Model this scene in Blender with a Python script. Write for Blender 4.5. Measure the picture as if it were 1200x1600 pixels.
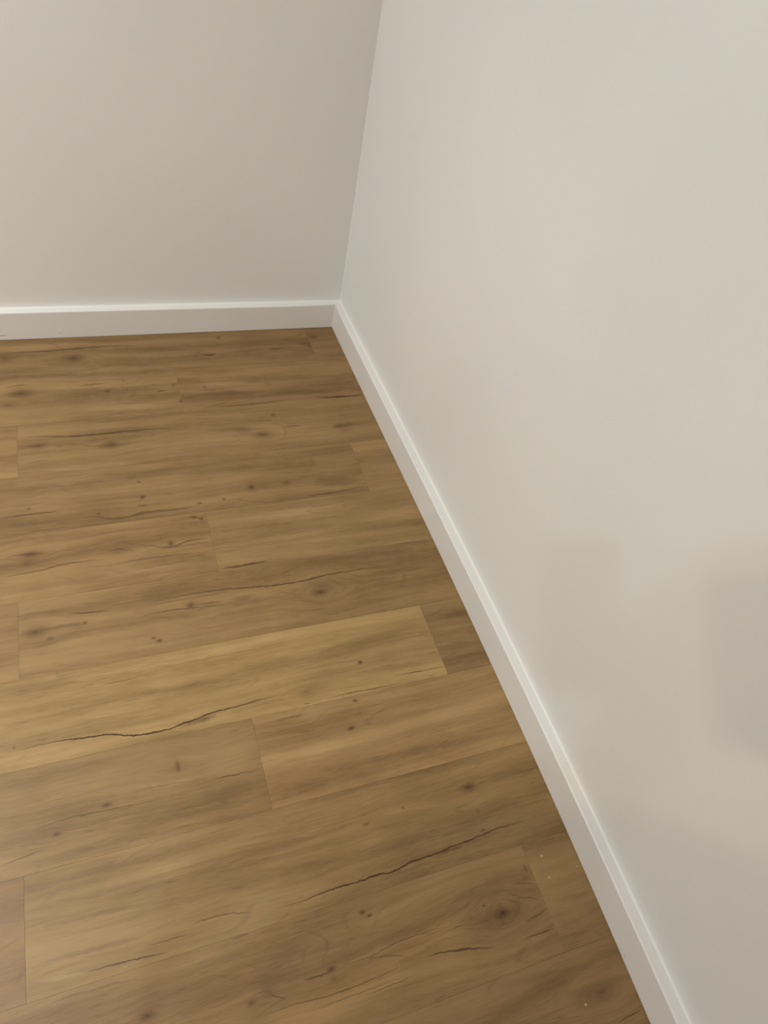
import bpy, bmesh, math, random
from mathutils import Matrix, Vector

for _o in list(bpy.data.objects):
    bpy.data.objects.remove(_o)
SC = bpy.context.scene
COL = SC.collection
W = 0.18                       # width of one floor plank, metres

# ------------------------------------------------------------------ camera
cam_data = bpy.data.cameras.new('camera')
cam_data.sensor_fit = 'VERTICAL'
cam_data.sensor_height = 36.0
cam_data.lens = 1137.94 / 1600.0 * 36.0
cam_data.clip_start = 0.01
camera = bpy.data.objects.new('camera', cam_data)
COL.objects.link(camera)
RIGHT = Vector((0.93490, -0.31216, 0.16883))
UP = Vector((0.12990, 0.74362, 0.65580))
BACK = Vector((-0.33023, -0.59120, 0.73580))
CAM = Vector((-3.7942172, -10.3267933, 7.4854228)) * W
camera.matrix_world = Matrix(((RIGHT.x, UP.x, BACK.x, CAM.x), (RIGHT.y, UP.y, BACK.y, CAM.y),
                              (RIGHT.z, UP.z, BACK.z, CAM.z), (0, 0, 0, 1)))
SC.camera = camera

# ------------------------------------------------------------------ world, lights, exposure
world = bpy.data.worlds.new('world')
SC.world = world
world.use_nodes = True
world.node_tree.nodes['Background'].inputs[0].default_value = (1.0, 0.98, 0.95, 1)
world.node_tree.nodes['Background'].inputs[1].default_value = 0.0
SC.view_settings.view_transform = 'Standard'
SC.view_settings.look = 'None'
SC.view_settings.gamma = 1.0
SC.view_settings.use_curve_mapping = False
SC.view_settings.exposure = 0.0
SC.cycles.max_bounces = 5
SC.cycles.glossy_bounces = 2

CEIL = 2.56                    # ceiling height
X0, Y0 = -3.1, -4.3            # far limits of the room
# recessed ceiling lamps: position, colour, power, diameter
LAMPS = [
    ((-1.95, -0.90), (0.925, 0.99, 1.01), 40.0, 0.10, 'neutral recessed ceiling lamp nearest the corner'),
    ((-1.65, -2.60), (0.54, 0.86, 1.0), 11.0, 0.07, 'cool recessed ceiling lamp behind the viewpoint'),
    ((-2.03, -2.42), (1.0, 0.75, 0.52), 12.0, 0.07, 'warm recessed ceiling lamp beside the cool one'),
    ((-2.40, -3.70), (1.0, 0.82, 0.86), 10.5, 0.10, 'soft recessed ceiling lamp at the far end of the room'),
]
for (lx, ly), lc, lp, ld, _n in LAMPS:
    la = bpy.data.lights.new('lamp_light', 'AREA')
    la.shape = 'DISK'
    la.size = ld
    la.spread = math.radians(150)
    la.color = lc
    la.energy = lp
    lo = bpy.data.objects.new('lamp_light', la)
    lo.location = (lx, ly, CEIL - 0.012)
    COL.objects.link(lo)

# ------------------------------------------------------------------ node helpers
class NT:
    def __init__(self, name):
        self.mat = bpy.data.materials.new(name)
        self.mat.use_nodes = True
        self.t = self.mat.node_tree
        self.bsdf = self.t.nodes['Principled BSDF']
    def n(self, kind, **kw):
        nd = self.t.nodes.new(kind)
        for k, v in kw.items():
            setattr(nd, k, v)
        return nd
    def put(self, sock, v):
        if isinstance(v, bpy.types.NodeSocket):
            self.t.links.new(v, sock)
        else:
            sock.default_value = v
    def m(self, op, a, b=None, c=None, clamp=False):
        nd = self.n('ShaderNodeMath', operation=op)
        nd.use_clamp = clamp
        for i, v in enumerate((a, b, c)):
            if v is not None:
                self.put(nd.inputs[i], v)
        return nd.outputs[0]
    def vec(self, x, y, z=0.0):
        nd = self.n('ShaderNodeCombineXYZ')
        for i, v in enumerate((x, y, z)):
            self.put(nd.inputs[i], v)
        return nd.outputs[0]
    def noise(self, v, scale=1.0, detail=2.0, rough=0.5, dist=0.0, dim='2D'):
        nd = self.n('ShaderNodeTexNoise', noise_dimensions=dim)
        self.put(nd.inputs['Vector'], v)
        nd.inputs['Scale'].default_value = scale
        nd.inputs['Detail'].default_value = detail
        nd.inputs['Roughness'].default_value = rough
        nd.inputs['Distortion'].default_value = dist
        return nd.outputs[0]
    def step(self, v, lo, hi, a=0.0, b=1.0):
        nd = self.n('ShaderNodeMapRange', interpolation_type='SMOOTHSTEP')
        self.put(nd.inputs[0], v)
        for i, q in zip((1, 2, 3, 4), (lo, hi, a, b)):
            self.put(nd.inputs[i], q)
        return nd.outputs[0]
    def mix(self, f, a, b, mode='MIX'):
        nd = self.n('ShaderNodeMix', data_type='RGBA', blend_type=mode)
        self.put(nd.inputs[0], f)
        self.put(nd.inputs[6], a)
        self.put(nd.inputs[7], b)
        return nd.outputs[2]

def lin(r, g, b):
    f = lambda c: (c / 255 / 12.92) if c / 255 <= 0.04045 else ((c / 255 + 0.055) / 1.055) ** 2.4
    return (f(r), f(g), f(b), 1.0)

# ------------------------------------------------------------------ printed wood features
# 'L' line: row, plank, [(x, y) ...] metres on the floor, half width, strength (negative = paler)
# 'K' knot: row, plank, (x, y), radius along, radius across, strength, grain bends round it
# 'S' pale speck: row, plank, (x, y), radius
FEATURES = [
    ('L',0,0,[[-0.9486,-0.0421],[-0.837,-0.0468],[-0.7595,-0.0424],[-0.6644,-0.0391],[-0.5926,-0.0516]],0.00452,0.5),
    ('L',0,0,[[-0.7885,-0.06],[-0.7054,-0.062],[-0.62,-0.0641],[-0.5147,-0.0678],[-0.4338,-0.0722]],0.01436,0.28),
    ('L',0,0,[[-0.4201,-0.1008],[-0.3986,-0.1044],[-0.3779,-0.1018]],0.00535,0.6),
    ('L',0,0,[[-0.2208,-0.0948],[-0.1952,-0.094],[-0.1663,-0.0966]],0.00492,0.4),
    ('L',0,0,[[-0.1337,-0.0772],[-0.1171,-0.0754],[-0.0934,-0.0775]],0.0063,0.35),
    ('L',0,0,[[-0.9486,-0.0107],[-0.7526,-0.0104],[-0.5076,-0.0131],[-0.2443,-0.0224]],0.01152,0.18),
    ('L',1,0,[[-0.9367,-0.1948],[-0.9033,-0.1856],[-0.8757,-0.1861]],0.0031,0.4),
    ('L',1,0,[[-0.8587,-0.2373],[-0.7816,-0.2388],[-0.67,-0.2388],[-0.5395,-0.2567]],0.01783,0.25),
    ('L',1,0,[[-0.764,-0.2067],[-0.7156,-0.2014],[-0.6797,-0.2]],0.00396,0.35),
    ('L',1,0,[[-0.5674,-0.2507],[-0.5521,-0.2498],[-0.5351,-0.2491]],0.00372,0.5),
    ('L',1,0,[[-0.9487,-0.2763],[-0.8597,-0.2726],[-0.7522,-0.2707],[-0.6411,-0.2765]],0.01712,0.2),
    ('L',1,0,[[-0.7541,-0.3009],[-0.6439,-0.3046],[-0.5139,-0.3156]],0.00997,-0.25),
    ('L',0,0,[[-0.9486,-0.1356],[-0.8083,-0.137],[-0.628,-0.1446],[-0.5082,-0.1512]],0.01336,-0.2),
    ('L',1,-1,[[-0.4669,-0.2624],[-0.4195,-0.2597],[-0.367,-0.263]],0.00322,0.35),
    ('L',1,-1,[[-0.4916,-0.2785],[-0.4227,-0.2786],[-0.3351,-0.2834],[-0.2453,-0.2883]],0.01057,0.32),
    ('L',1,-1,[[-0.4629,-0.3351],[-0.4223,-0.327],[-0.3765,-0.3139]],0.00256,0.3),
    ('L',1,-1,[[-0.4198,-0.3326],[-0.3094,-0.3329],[-0.2545,-0.3288],[-0.217,-0.3251]],0.00336,0.5),
    ('L',1,-1,[[-0.1378,-0.3291],[-0.0544,-0.332],[0.01,-0.3325]],0.00407,0.8),
    ('L',1,-1,[[-0.3309,-0.2894],[-0.2279,-0.2931],[-0.1175,-0.3032],[-0.0475,-0.3085]],0.01078,0.28),
    ('L',1,-1,[[-0.3774,-0.2224],[-0.2502,-0.2278],[-0.1378,-0.2341],[-0.0225,-0.2436]],0.01114,0.25),
    ('L',1,-1,[[-0.4901,-0.1846],[-0.4068,-0.1849],[-0.2787,-0.1866]],0.00979,0.18),
    ('L',1,-1,[[-0.4679,-0.2348],[-0.3804,-0.2391],[-0.2558,-0.2531]],0.00817,-0.2),
    ('L',2,-1,[[-0.9091,-0.386],[-0.8529,-0.3892],[-0.7648,-0.3992],[-0.6733,-0.3977],[-0.6012,-0.3979],[-0.5215,-0.4038]],0.00344,0.62),
    ('L',2,-1,[[-0.8967,-0.4173],[-0.8712,-0.421],[-0.8451,-0.4157]],0.00293,0.4),
    ('L',2,-1,[[-0.8391,-0.4097],[-0.777,-0.4278],[-0.7184,-0.4432],[-0.6732,-0.4451],[-0.6341,-0.4389]],0.00251,0.3),
    ('L',2,-1,[[-0.7758,-0.4071],[-0.6555,-0.4217],[-0.5917,-0.4113],[-0.4958,-0.4172]],0.00927,0.2),
    ('L',2,-1,[[-0.4954,-0.4148],[-0.4224,-0.4248],[-0.3637,-0.4278],[-0.2971,-0.4394]],0.00727,0.28),
    ('L',2,-1,[[-0.262,-0.4391],[-0.2344,-0.4351],[-0.2043,-0.4366]],0.00347,0.4),
    ('L',2,-1,[[-0.1274,-0.4548],[-0.0932,-0.4516],[-0.0505,-0.4467]],0.00879,0.4),
    ('L',2,-1,[[-0.489,-0.373],[-0.3894,-0.3835],[-0.2681,-0.3889],[-0.1039,-0.3913]],0.01245,0.14),
    ('L',2,-1,[[-0.8936,-0.4732],[-0.8698,-0.4747],[-0.8443,-0.4741]],0.0026,0.25),
    ('L',2,-1,[[-0.8665,-0.5055],[-0.7675,-0.5123],[-0.6344,-0.5128]],0.01066,-0.2),
    ('L',2,-1,[[-0.2907,-0.488],[-0.1694,-0.4952],[-0.0598,-0.4953]],0.00957,-0.15),
    ('L',3,0,[[-0.9488,-0.6432],[-0.8836,-0.6413],[-0.8211,-0.6483]],0.00228,0.55),
    ('L',3,0,[[-0.7817,-0.6709],[-0.7436,-0.6757],[-0.7001,-0.6873],[-0.634,-0.679],[-0.5614,-0.6815],[-0.52,-0.6742]],0.00501,0.42),
    ('L',3,0,[[-0.6602,-0.6563],[-0.6473,-0.6565],[-0.6312,-0.6551]],0.00239,0.5),
    ('L',3,0,[[-0.2608,-0.6926],[-0.1832,-0.6901],[-0.1003,-0.6835]],0.00252,0.55),
    ('L',3,0,[[-0.2457,-0.6529],[-0.1783,-0.6548],[-0.0968,-0.661]],0.01512,0.32),
    ('L',3,0,[[-0.3981,-0.6014],[-0.3158,-0.5985],[-0.1948,-0.5893],[-0.1164,-0.5918]],0.01742,0.16),
    ('L',3,0,[[-0.9488,-0.6715],[-0.8713,-0.6723],[-0.7914,-0.675]],0.00559,0.18),
    ('L',3,0,[[-0.9488,-0.5487],[-0.8123,-0.5502],[-0.6691,-0.5582]],0.01018,-0.16),
    ('L',3,0,[[-0.817,-0.6471],[-0.7481,-0.6432],[-0.6642,-0.6536]],0.01169,0.12),
    ('L',3,0,[[-0.9488,-0.6955],[-0.9107,-0.697],[-0.8758,-0.6941],[-0.7925,-0.6941]],0.0022,0.35),
    ('L',4,0,[[-0.9489,-0.8095],[-0.8751,-0.8055],[-0.8114,-0.7971],[-0.7379,-0.8079]],0.00218,0.5),
    ('L',4,0,[[-0.7386,-0.8167],[-0.658,-0.8144],[-0.5892,-0.8166],[-0.5148,-0.8215]],0.00209,0.42),
    ('L',4,0,[[-0.6552,-0.8258],[-0.5905,-0.8256],[-0.5132,-0.8293]],0.00194,0.3),
    ('L',4,0,[[-0.6672,-0.7739],[-0.6363,-0.7816],[-0.5997,-0.7904],[-0.5513,-0.7805],[-0.5067,-0.783]],0.00274,0.5),
    ('L',4,0,[[-0.638,-0.7962],[-0.5746,-0.7932],[-0.5087,-0.7942]],0.00181,0.35),
    ('L',4,0,[[-0.7358,-0.783],[-0.7205,-0.7768],[-0.7085,-0.7773],[-0.6915,-0.7842],[-0.6759,-0.7908]],0.00197,0.4),
    ('L',4,0,[[-0.9427,-0.7646],[-0.9178,-0.7553],[-0.8902,-0.7571],[-0.8483,-0.7615]],0.00383,0.3),
    ('L',4,0,[[-0.6954,-0.8233],[-0.614,-0.8247],[-0.5166,-0.8324]],0.01052,0.18),
    ('L',4,0,[[-0.9489,-0.846],[-0.8517,-0.8476],[-0.7503,-0.8493],[-0.6449,-0.8529]],0.00816,0.15),
    ('L',4,0,[[-0.7633,-0.8502],[-0.6442,-0.8477],[-0.5202,-0.8539]],0.00677,-0.18),
    ('L',4,0,[[-0.5508,-0.7098],[-0.5364,-0.7123],[-0.5161,-0.724]],0.00275,0.4),
    ('L',4,-1,[[-0.5051,-0.8733],[-0.4564,-0.8737],[-0.4227,-0.8729],[-0.3924,-0.8695]],0.00421,0.6),
    ('L',5,-1,[[-0.1117,-0.8764],[-0.0469,-0.8825],[0.0144,-0.8878]],0.00246,0.35),
    ('L',4,-1,[[-0.5085,-0.7846],[-0.3738,-0.7858],[-0.2148,-0.7839],[-0.0456,-0.7818]],0.01311,0.15),
    ('L',4,-1,[[-0.3871,-0.8459],[-0.2328,-0.8477],[-0.0372,-0.8555],[0.0306,-0.8596]],0.01283,0.2),
    ('L',4,-1,[[-0.4852,-0.7355],[-0.363,-0.7368],[-0.1686,-0.7388]],0.0117,-0.2),
    ('L',5,-1,[[-0.3081,-0.8953],[-0.1833,-0.8964],[-0.0564,-0.9089],[0.0257,-0.9165]],0.00897,0.2),
    ('L',5,-1,[[-0.6983,-0.9423],[-0.6049,-0.9286],[-0.5467,-0.9286],[-0.4362,-0.9373],[-0.35,-0.9423],[-0.2687,-0.9367],[-0.1955,-0.9362],[-0.1068,-0.9442]],0.0024,0.62),
    ('L',5,-1,[[-0.8183,-0.925],[-0.7941,-0.9317],[-0.7695,-0.9337],[-0.741,-0.9381]],0.00252,0.6),
    ('L',5,-1,[[-0.6938,-0.9724],[-0.6488,-0.961],[-0.5833,-0.9633],[-0.5126,-0.9698]],0.00187,0.4),
    ('L',5,-1,[[-0.6812,-0.9394],[-0.589,-0.9387],[-0.4932,-0.9396]],0.00177,0.3),
    ('L',5,-1,[[-0.5779,-0.9545],[-0.5381,-0.9594],[-0.5079,-0.959]],0.0026,0.35),
    ('L',5,-1,[[-0.8795,-0.9555],[-0.8319,-0.9551],[-0.7896,-0.9564]],0.00531,0.25),
    ('L',5,-1,[[-0.5021,-0.9499],[-0.4762,-0.9604],[-0.4401,-0.9558]],0.00662,0.3),
    ('L',5,-1,[[-0.4286,-0.9353],[-0.384,-0.9621],[-0.3304,-0.9819]],0.0017,0.2),
    ('L',5,-1,[[-0.201,-0.9539],[-0.1066,-0.9576],[0.006,-0.9663]],0.00701,0.22),
    ('L',5,-1,[[-0.753,-1.0364],[-0.5913,-1.0421],[-0.4296,-1.0375],[-0.2245,-1.0303]],0.00877,-0.14),
    ('L',5,-1,[[-0.8545,-0.922],[-0.7064,-0.9341],[-0.5731,-0.9232],[-0.4901,-0.9228]],0.01255,0.16),
    ('L',6,0,[[-0.7668,-1.1027],[-0.7352,-1.1044],[-0.7029,-1.1035]],0.00165,0.4),
    ('L',6,0,[[-0.9233,-1.2042],[-0.8792,-1.2006],[-0.8115,-1.2051],[-0.7643,-1.2106],[-0.7124,-1.2235],[-0.6746,-1.2252],[-0.6389,-1.2209],[-0.606,-1.2169],[-0.577,-1.2104],[-0.5349,-1.2097],[-0.4925,-1.2059],[-0.4445,-1.2046]],0.00206,0.9),
    ('L',6,0,[[-0.6434,-1.2277],[-0.6069,-1.2221],[-0.5697,-1.2177]],0.00509,0.3),
    ('L',6,0,[[-0.4021,-1.2347],[-0.3893,-1.2364]],0.0016,0.5),
    ('L',6,0,[[-0.3604,-1.2376],[-0.305,-1.2335],[-0.2318,-1.236],[-0.1887,-1.2356]],0.00175,0.5),
    ('L',6,0,[[-0.206,-1.2148],[-0.1463,-1.2194],[-0.0868,-1.2205]],0.0017,0.5),
    ('L',6,0,[[-0.2749,-1.1942],[-0.1902,-1.1983],[-0.1042,-1.207]],0.00712,0.18),
    ('L',6,0,[[-0.949,-1.0694],[-0.8377,-1.0748],[-0.6598,-1.0799],[-0.4657,-1.0779],[-0.2394,-1.0787]],0.0095,-0.22),
    ('L',6,0,[[-0.8416,-1.1552],[-0.6824,-1.1644],[-0.5731,-1.1654],[-0.445,-1.1666]],0.00905,0.12),
    ('L',6,0,[[-0.3902,-1.1614],[-0.3076,-1.162],[-0.2383,-1.1685]],0.00428,0.2),
    ('L',6,0,[[-0.9173,-1.1495],[-0.8204,-1.1708],[-0.7085,-1.1878]],0.00765,0.1),
    ('L',6,-1,[[-0.1208,-1.1711],[-0.0471,-1.1794],[0.0317,-1.1803]],0.009,0.3),
    ('L',6,-1,[[-0.0626,-1.0996],[0.0011,-1.101],[0.0354,-1.0975]],0.00965,0.25),
    ('L',6,-1,[[-0.0893,-1.1282],[-0.0122,-1.1331],[0.0363,-1.1331]],0.00469,-0.15),
    ('L',6,-1,[[-0.0874,-1.2029],[-0.0118,-1.2071],[0.0361,-1.2063]],0.00588,0.2),
    ('L',7,0,[[-0.6025,-1.3391],[-0.5623,-1.3411],[-0.521,-1.3419],[-0.5087,-1.3401]],0.00139,0.6),
    ('L',7,0,[[-0.9491,-1.394],[-0.9084,-1.3892],[-0.8822,-1.3851]],0.0013,0.45),
    ('L',7,0,[[-0.9078,-1.3613],[-0.8407,-1.3451],[-0.8029,-1.3464],[-0.7613,-1.3486],[-0.7123,-1.3503],[-0.6863,-1.3515]],0.00136,0.5),
    ('L',7,0,[[-0.6756,-1.3774],[-0.6429,-1.3793],[-0.6066,-1.3832]],0.00143,0.35),
    ('L',7,0,[[-0.6419,-1.3726],[-0.585,-1.3701],[-0.5122,-1.3677]],0.01447,0.28),
    ('L',7,0,[[-0.9491,-1.3603],[-0.8912,-1.3605],[-0.8315,-1.3607]],0.00623,0.15),
    ('L',7,0,[[-0.7455,-1.3276],[-0.702,-1.3274],[-0.6361,-1.3352]],0.00136,0.3),
    ('L',7,0,[[-0.7203,-1.3911],[-0.6444,-1.3892],[-0.5324,-1.396]],0.00643,0.15),
    ('L',7,0,[[-0.9089,-1.2672],[-0.783,-1.2644],[-0.6713,-1.262]],0.00918,0.08),
    ('L',7,-1,[[-0.4926,-1.2943],[-0.4126,-1.3011],[-0.3083,-1.3025],[-0.1437,-1.3087],[-0.0262,-1.3104]],0.00745,0.22),
    ('L',7,-1,[[-0.4935,-1.3263],[-0.3713,-1.338],[-0.2408,-1.3441]],0.00723,-0.15),
    ('L',7,-1,[[-0.3323,-1.3806],[-0.2005,-1.384],[-0.0611,-1.389],[-0.0035,-1.3921]],0.00715,0.25),
    ('L',7,-1,[[-0.4966,-1.3936],[-0.3881,-1.3977],[-0.2882,-1.4048]],0.00566,0.15),
    ('L',7,-1,[[-0.4778,-1.2552],[-0.4399,-1.2563],[-0.401,-1.2561]],0.00387,0.3),
    ('L',7,-1,[[-0.4499,-1.2442],[-0.346,-1.2483],[-0.2112,-1.2588],[-0.0965,-1.2634]],0.00656,-0.12),
    ('L',8,-1,[[-0.8382,-1.5841],[-0.8081,-1.5845],[-0.7646,-1.587],[-0.7078,-1.5923]],0.00136,0.6),
    ('L',8,-1,[[-0.7413,-1.5741],[-0.7056,-1.5755],[-0.6728,-1.5749]],0.00106,0.4),
    ('L',8,-1,[[-0.6743,-1.565],[-0.6506,-1.5624],[-0.613,-1.5647],[-0.5707,-1.579]],0.00136,0.5),
    ('L',8,-1,[[-0.5417,-1.5776],[-0.4988,-1.58],[-0.4615,-1.5775],[-0.4306,-1.5761],[-0.3929,-1.5774],[-0.3607,-1.5759],[-0.3304,-1.5781],[-0.2868,-1.5718],[-0.2417,-1.571],[-0.2062,-1.5684],[-0.1485,-1.5646],[-0.1071,-1.5618],[-0.0572,-1.5633],[-0.0415,-1.5652]],0.00177,0.88),
    ('L',8,-1,[[-0.2466,-1.5741],[-0.221,-1.5734],[-0.1884,-1.5722]],0.00303,0.4),
    ('L',9,0,[[-0.6168,-1.6018],[-0.6014,-1.6017],[-0.5861,-1.6024]],0.00178,0.3),
    ('L',8,-1,[[-0.1452,-1.5478],[-0.1368,-1.5162],[-0.1432,-1.4935]],0.0009,0.25),
    ('L',8,-1,[[-0.2632,-1.4823],[-0.1845,-1.4825],[-0.1038,-1.4849]],0.00881,0.14),
    ('L',8,-1,[[-0.3878,-1.4817],[-0.2915,-1.4902],[-0.1921,-1.5014]],0.00641,0.16),
    ('L',8,-1,[[-0.8953,-1.5028],[-0.8211,-1.5059],[-0.7443,-1.5138],[-0.6647,-1.5221]],0.00456,0.14),
    ('L',8,-1,[[-0.8967,-1.5516],[-0.8245,-1.5556],[-0.7397,-1.5598]],0.00432,0.16),
    ('L',8,-1,[[-0.8975,-1.5772],[-0.8534,-1.5821],[-0.8264,-1.5842]],0.0042,-0.2),
    ('L',8,-1,[[-0.8563,-1.4571],[-0.739,-1.4655],[-0.6129,-1.4643],[-0.5007,-1.4622]],0.00677,-0.12),
    ('L',8,-1,[[-0.664,-1.5173],[-0.5364,-1.5198],[-0.4263,-1.5326]],0.00671,0.15),
    ('L',9,0,[[-0.8898,-1.6088],[-0.8192,-1.6096],[-0.7465,-1.6189]],0.00244,0.2),
    ('L',8,-1,[[-0.0708,-1.5339],[-0.0298,-1.5362],[0.0119,-1.5385]],0.00219,0.2),
    ('L',9,0,[[-0.4557,-1.6864],[-0.4133,-1.6898],[-0.382,-1.6859],[-0.3433,-1.6821],[-0.2671,-1.6878]],0.00127,0.4),
    ('L',9,0,[[-0.5193,-1.6871],[-0.4974,-1.6911],[-0.4741,-1.6909]],0.00217,0.55),
    ('L',9,0,[[-0.4209,-1.6932],[-0.3989,-1.6932],[-0.372,-1.6994],[-0.3454,-1.7102]],0.00136,0.4),
    ('L',9,0,[[-0.6005,-1.721],[-0.55,-1.7164],[-0.5001,-1.7205],[-0.4586,-1.7218],[-0.4077,-1.7202],[-0.3549,-1.7149]],0.00118,0.45),
    ('L',9,0,[[-0.5337,-1.7317],[-0.4826,-1.732],[-0.4191,-1.7321],[-0.3524,-1.7296]],0.00111,0.35),
    ('L',9,0,[[-0.4424,-1.7383],[-0.3882,-1.737],[-0.3315,-1.7341]],0.00097,0.3),
    ('L',9,0,[[-0.3211,-1.7156],[-0.2801,-1.7203],[-0.2288,-1.7307],[-0.1982,-1.7379]],0.00205,0.65),
    ('L',9,0,[[-0.1475,-1.7401],[-0.1129,-1.7414],[-0.0848,-1.7415]],0.00148,0.55),
    ('L',9,0,[[-0.1287,-1.656],[-0.1053,-1.6616],[-0.0832,-1.6701]],0.00144,0.4),
    ('L',9,0,[[-0.1395,-1.6787],[-0.1046,-1.6866],[-0.0865,-1.6972]],0.00149,0.35),
    ('L',9,0,[[-0.1326,-1.7172],[-0.1058,-1.7147],[-0.0833,-1.7087]],0.00269,0.35),
    ('L',9,0,[[-0.2295,-1.6989],[-0.1977,-1.6961],[-0.1657,-1.7075]],0.00178,0.3),
    ('L',9,0,[[-0.5739,-1.6891],[-0.5629,-1.6986],[-0.5492,-1.7045]],0.00147,0.4),
    ('L',9,0,[[-0.2614,-1.6975],[-0.2542,-1.6916],[-0.2384,-1.6912]],0.00089,0.4),
    ('L',9,0,[[-0.2671,-1.6878],[-0.1985,-1.6979],[-0.1147,-1.7069]],0.01429,0.18),
    ('L',9,0,[[-0.5646,-1.6471],[-0.5036,-1.6543],[-0.4177,-1.658]],0.00688,0.12),
    ('L',9,0,[[-0.2633,-1.6482],[-0.2036,-1.6528],[-0.1319,-1.6627]],0.00559,0.12),
    ('L',9,-1,[[-0.089,-1.6552],[-0.0212,-1.6543],[0.0065,-1.6541]],0.00581,0.12),
    ('L',9,-1,[[-0.0623,-1.7063],[-0.0227,-1.707],[0.0107,-1.7079]],0.00462,0.15),
    ('L',10,-1,[[-0.0442,-1.8946],[-0.0205,-1.8929],[0.0036,-1.8913]],0.00136,0.55),
    ('L',10,-1,[[-0.3044,-1.7807],[-0.1932,-1.792],[-0.0761,-1.8038]],0.00639,0.12),
    ('L',10,-1,[[-0.1195,-1.8377],[-0.0466,-1.8414],[0.0098,-1.8443]],0.00788,0.25),
    ('K',0,0,[-0.7652,-0.0853],0.0299,0.0199,0.75,1),
    ('K',0,0,[-0.9361,-0.0686],0.0219,0.0195,0.45,0),
    ('K',0,0,[-0.3589,-0.0257],0.0059,0.0063,0.7,0),
    ('K',0,-1,[-0.069,-0.0469],0.0193,0.0097,0.55,0),
    ('K',0,0,[-0.0922,-0.0809],0.0148,0.019,0.4,0),
    ('K',0,0,[-0.4281,-0.094],0.03,0.0149,0.3,0),
    ('K',1,0,[-0.9008,-0.2195],0.0303,0.0153,0.7,1),
    ('K',1,0,[-0.9296,-0.2615],0.0236,0.0149,0.4,0),
    ('K',1,0,[-0.6891,-0.2339],0.0065,0.0053,0.7,0),
    ('K',1,0,[-0.5154,-0.2294],0.007,0.0054,0.5,0),
    ('K',1,0,[-0.5064,-0.2981],0.006,0.0065,0.75,0),
    ('K',1,0,[-0.5688,-0.2207],0.0051,0.0041,0.4,0),
    ('K',1,0,[-0.6447,-0.1957],0.0034,0.0041,0.4,0),
    ('K',1,-1,[-0.4349,-0.2469],0.0045,0.0041,0.5,0),
    ('K',2,-1,[-0.6987,-0.4414],0.0198,0.0115,0.75,1),
    ('K',2,-1,[-0.8641,-0.4221],0.0173,0.0135,0.35,0),
    ('K',2,-1,[-0.3182,-0.4567],0.0245,0.0122,0.6,1),
    ('K',2,-1,[-0.2722,-0.3831],0.0073,0.0051,0.6,0),
    ('K',2,-1,[-0.1057,-0.4499],0.0133,0.0076,0.4,0),
    ('K',2,-1,[-0.0894,-0.4704],0.0265,0.015,0.25,0),
    ('K',2,-1,[-0.3647,-0.4327],0.0208,0.0171,0.3,0),
    ('K',3,0,[-0.6461,-0.5792],0.003,0.0032,0.8,0),
    ('K',3,0,[-0.643,-0.6304],0.0059,0.0061,0.85,0),
    ('K',3,0,[-0.7442,-0.6657],0.0035,0.0039,0.7,0),
    ('K',3,0,[-0.3849,-0.6391],0.0081,0.0085,0.8,1),
    ('K',3,0,[-0.458,-0.668],0.0047,0.0031,0.7,0),
    ('K',3,0,[-0.5165,-0.6707],0.0061,0.003,0.7,0),
    ('K',3,0,[-0.2968,-0.6379],0.01,0.0054,0.6,0),
    ('K',3,0,[-0.8899,-0.6246],0.004,0.0029,0.5,0),
    ('K',4,0,[-0.5364,-0.7123],0.0059,0.0049,0.6,0),
    ('K',4,0,[-0.5201,-0.7213],0.0045,0.0059,0.7,0),
    ('K',4,0,[-0.8902,-0.7571],0.0177,0.0088,0.7,1),
    ('K',4,0,[-0.897,-0.7804],0.01,0.0087,0.35,0),
    ('K',4,0,[-0.5984,-0.7812],0.0071,0.0083,0.7,1),
    ('K',4,0,[-0.7048,-0.7816],0.0217,0.0126,0.2,1),
    ('K',5,-1,[-0.8854,-0.9588],0.0258,0.0151,0.7,1),
    ('K',5,-1,[-0.8591,-0.9797],0.007,0.0037,0.6,0),
    ('K',5,-1,[-0.792,-0.9559],0.0049,0.0046,0.6,0),
    ('K',5,-1,[-0.6651,-1.0211],0.005,0.003,0.7,0),
    ('K',5,-1,[-0.6548,-1.0296],0.0063,0.0045,0.7,0),
    ('K',5,-1,[-0.581,-0.9571],0.0107,0.0097,0.65,1),
    ('K',5,-1,[-0.3,-0.9793],0.0208,0.0101,0.7,1),
    ('K',5,-1,[-0.2883,-0.9638],0.036,0.0222,0.3,1),
    ('K',5,-1,[-0.8081,-0.9602],0.0218,0.0123,0.25,0),
    ('K',6,0,[-0.2634,-1.1706],0.0056,0.0036,0.8,0),
    ('K',6,0,[-0.3921,-1.2113],0.0157,0.0082,0.4,1),
    ('K',7,-1,[-0.2997,-1.2522],0.0053,0.0034,0.8,0),
    ('K',7,-1,[-0.3243,-1.3068],0.0084,0.0038,0.8,0),
    ('K',6,0,[-0.9263,-1.1949],0.0026,0.0024,0.6,0),
    ('K',6,0,[-0.5961,-1.2153],0.012,0.0078,0.3,1),
    ('K',7,0,[-0.656,-1.3008],0.0056,0.0107,0.7,0),
    ('K',7,0,[-0.6597,-1.3024],0.0269,0.0095,0.25,1),
    ('K',7,0,[-0.8638,-1.367],0.0069,0.0032,0.8,1),
    ('K',7,0,[-0.7815,-1.3387],0.0094,0.0044,0.7,0),
    ('K',7,0,[-0.8963,-1.3697],0.0194,0.0083,0.18,1),
    ('K',8,-1,[-0.1385,-1.4758],0.0144,0.008,0.75,1),
    ('K',8,-1,[-0.3511,-1.4894],0.0071,0.0032,0.45,0),
    ('K',8,-1,[-0.2749,-1.4792],0.0037,0.0022,0.5,0),
    ('K',8,-1,[-0.1384,-1.5231],0.0026,0.0033,0.4,0),
    ('K',8,-1,[-0.1425,-1.5569],0.0063,0.0032,0.4,0),
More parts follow.
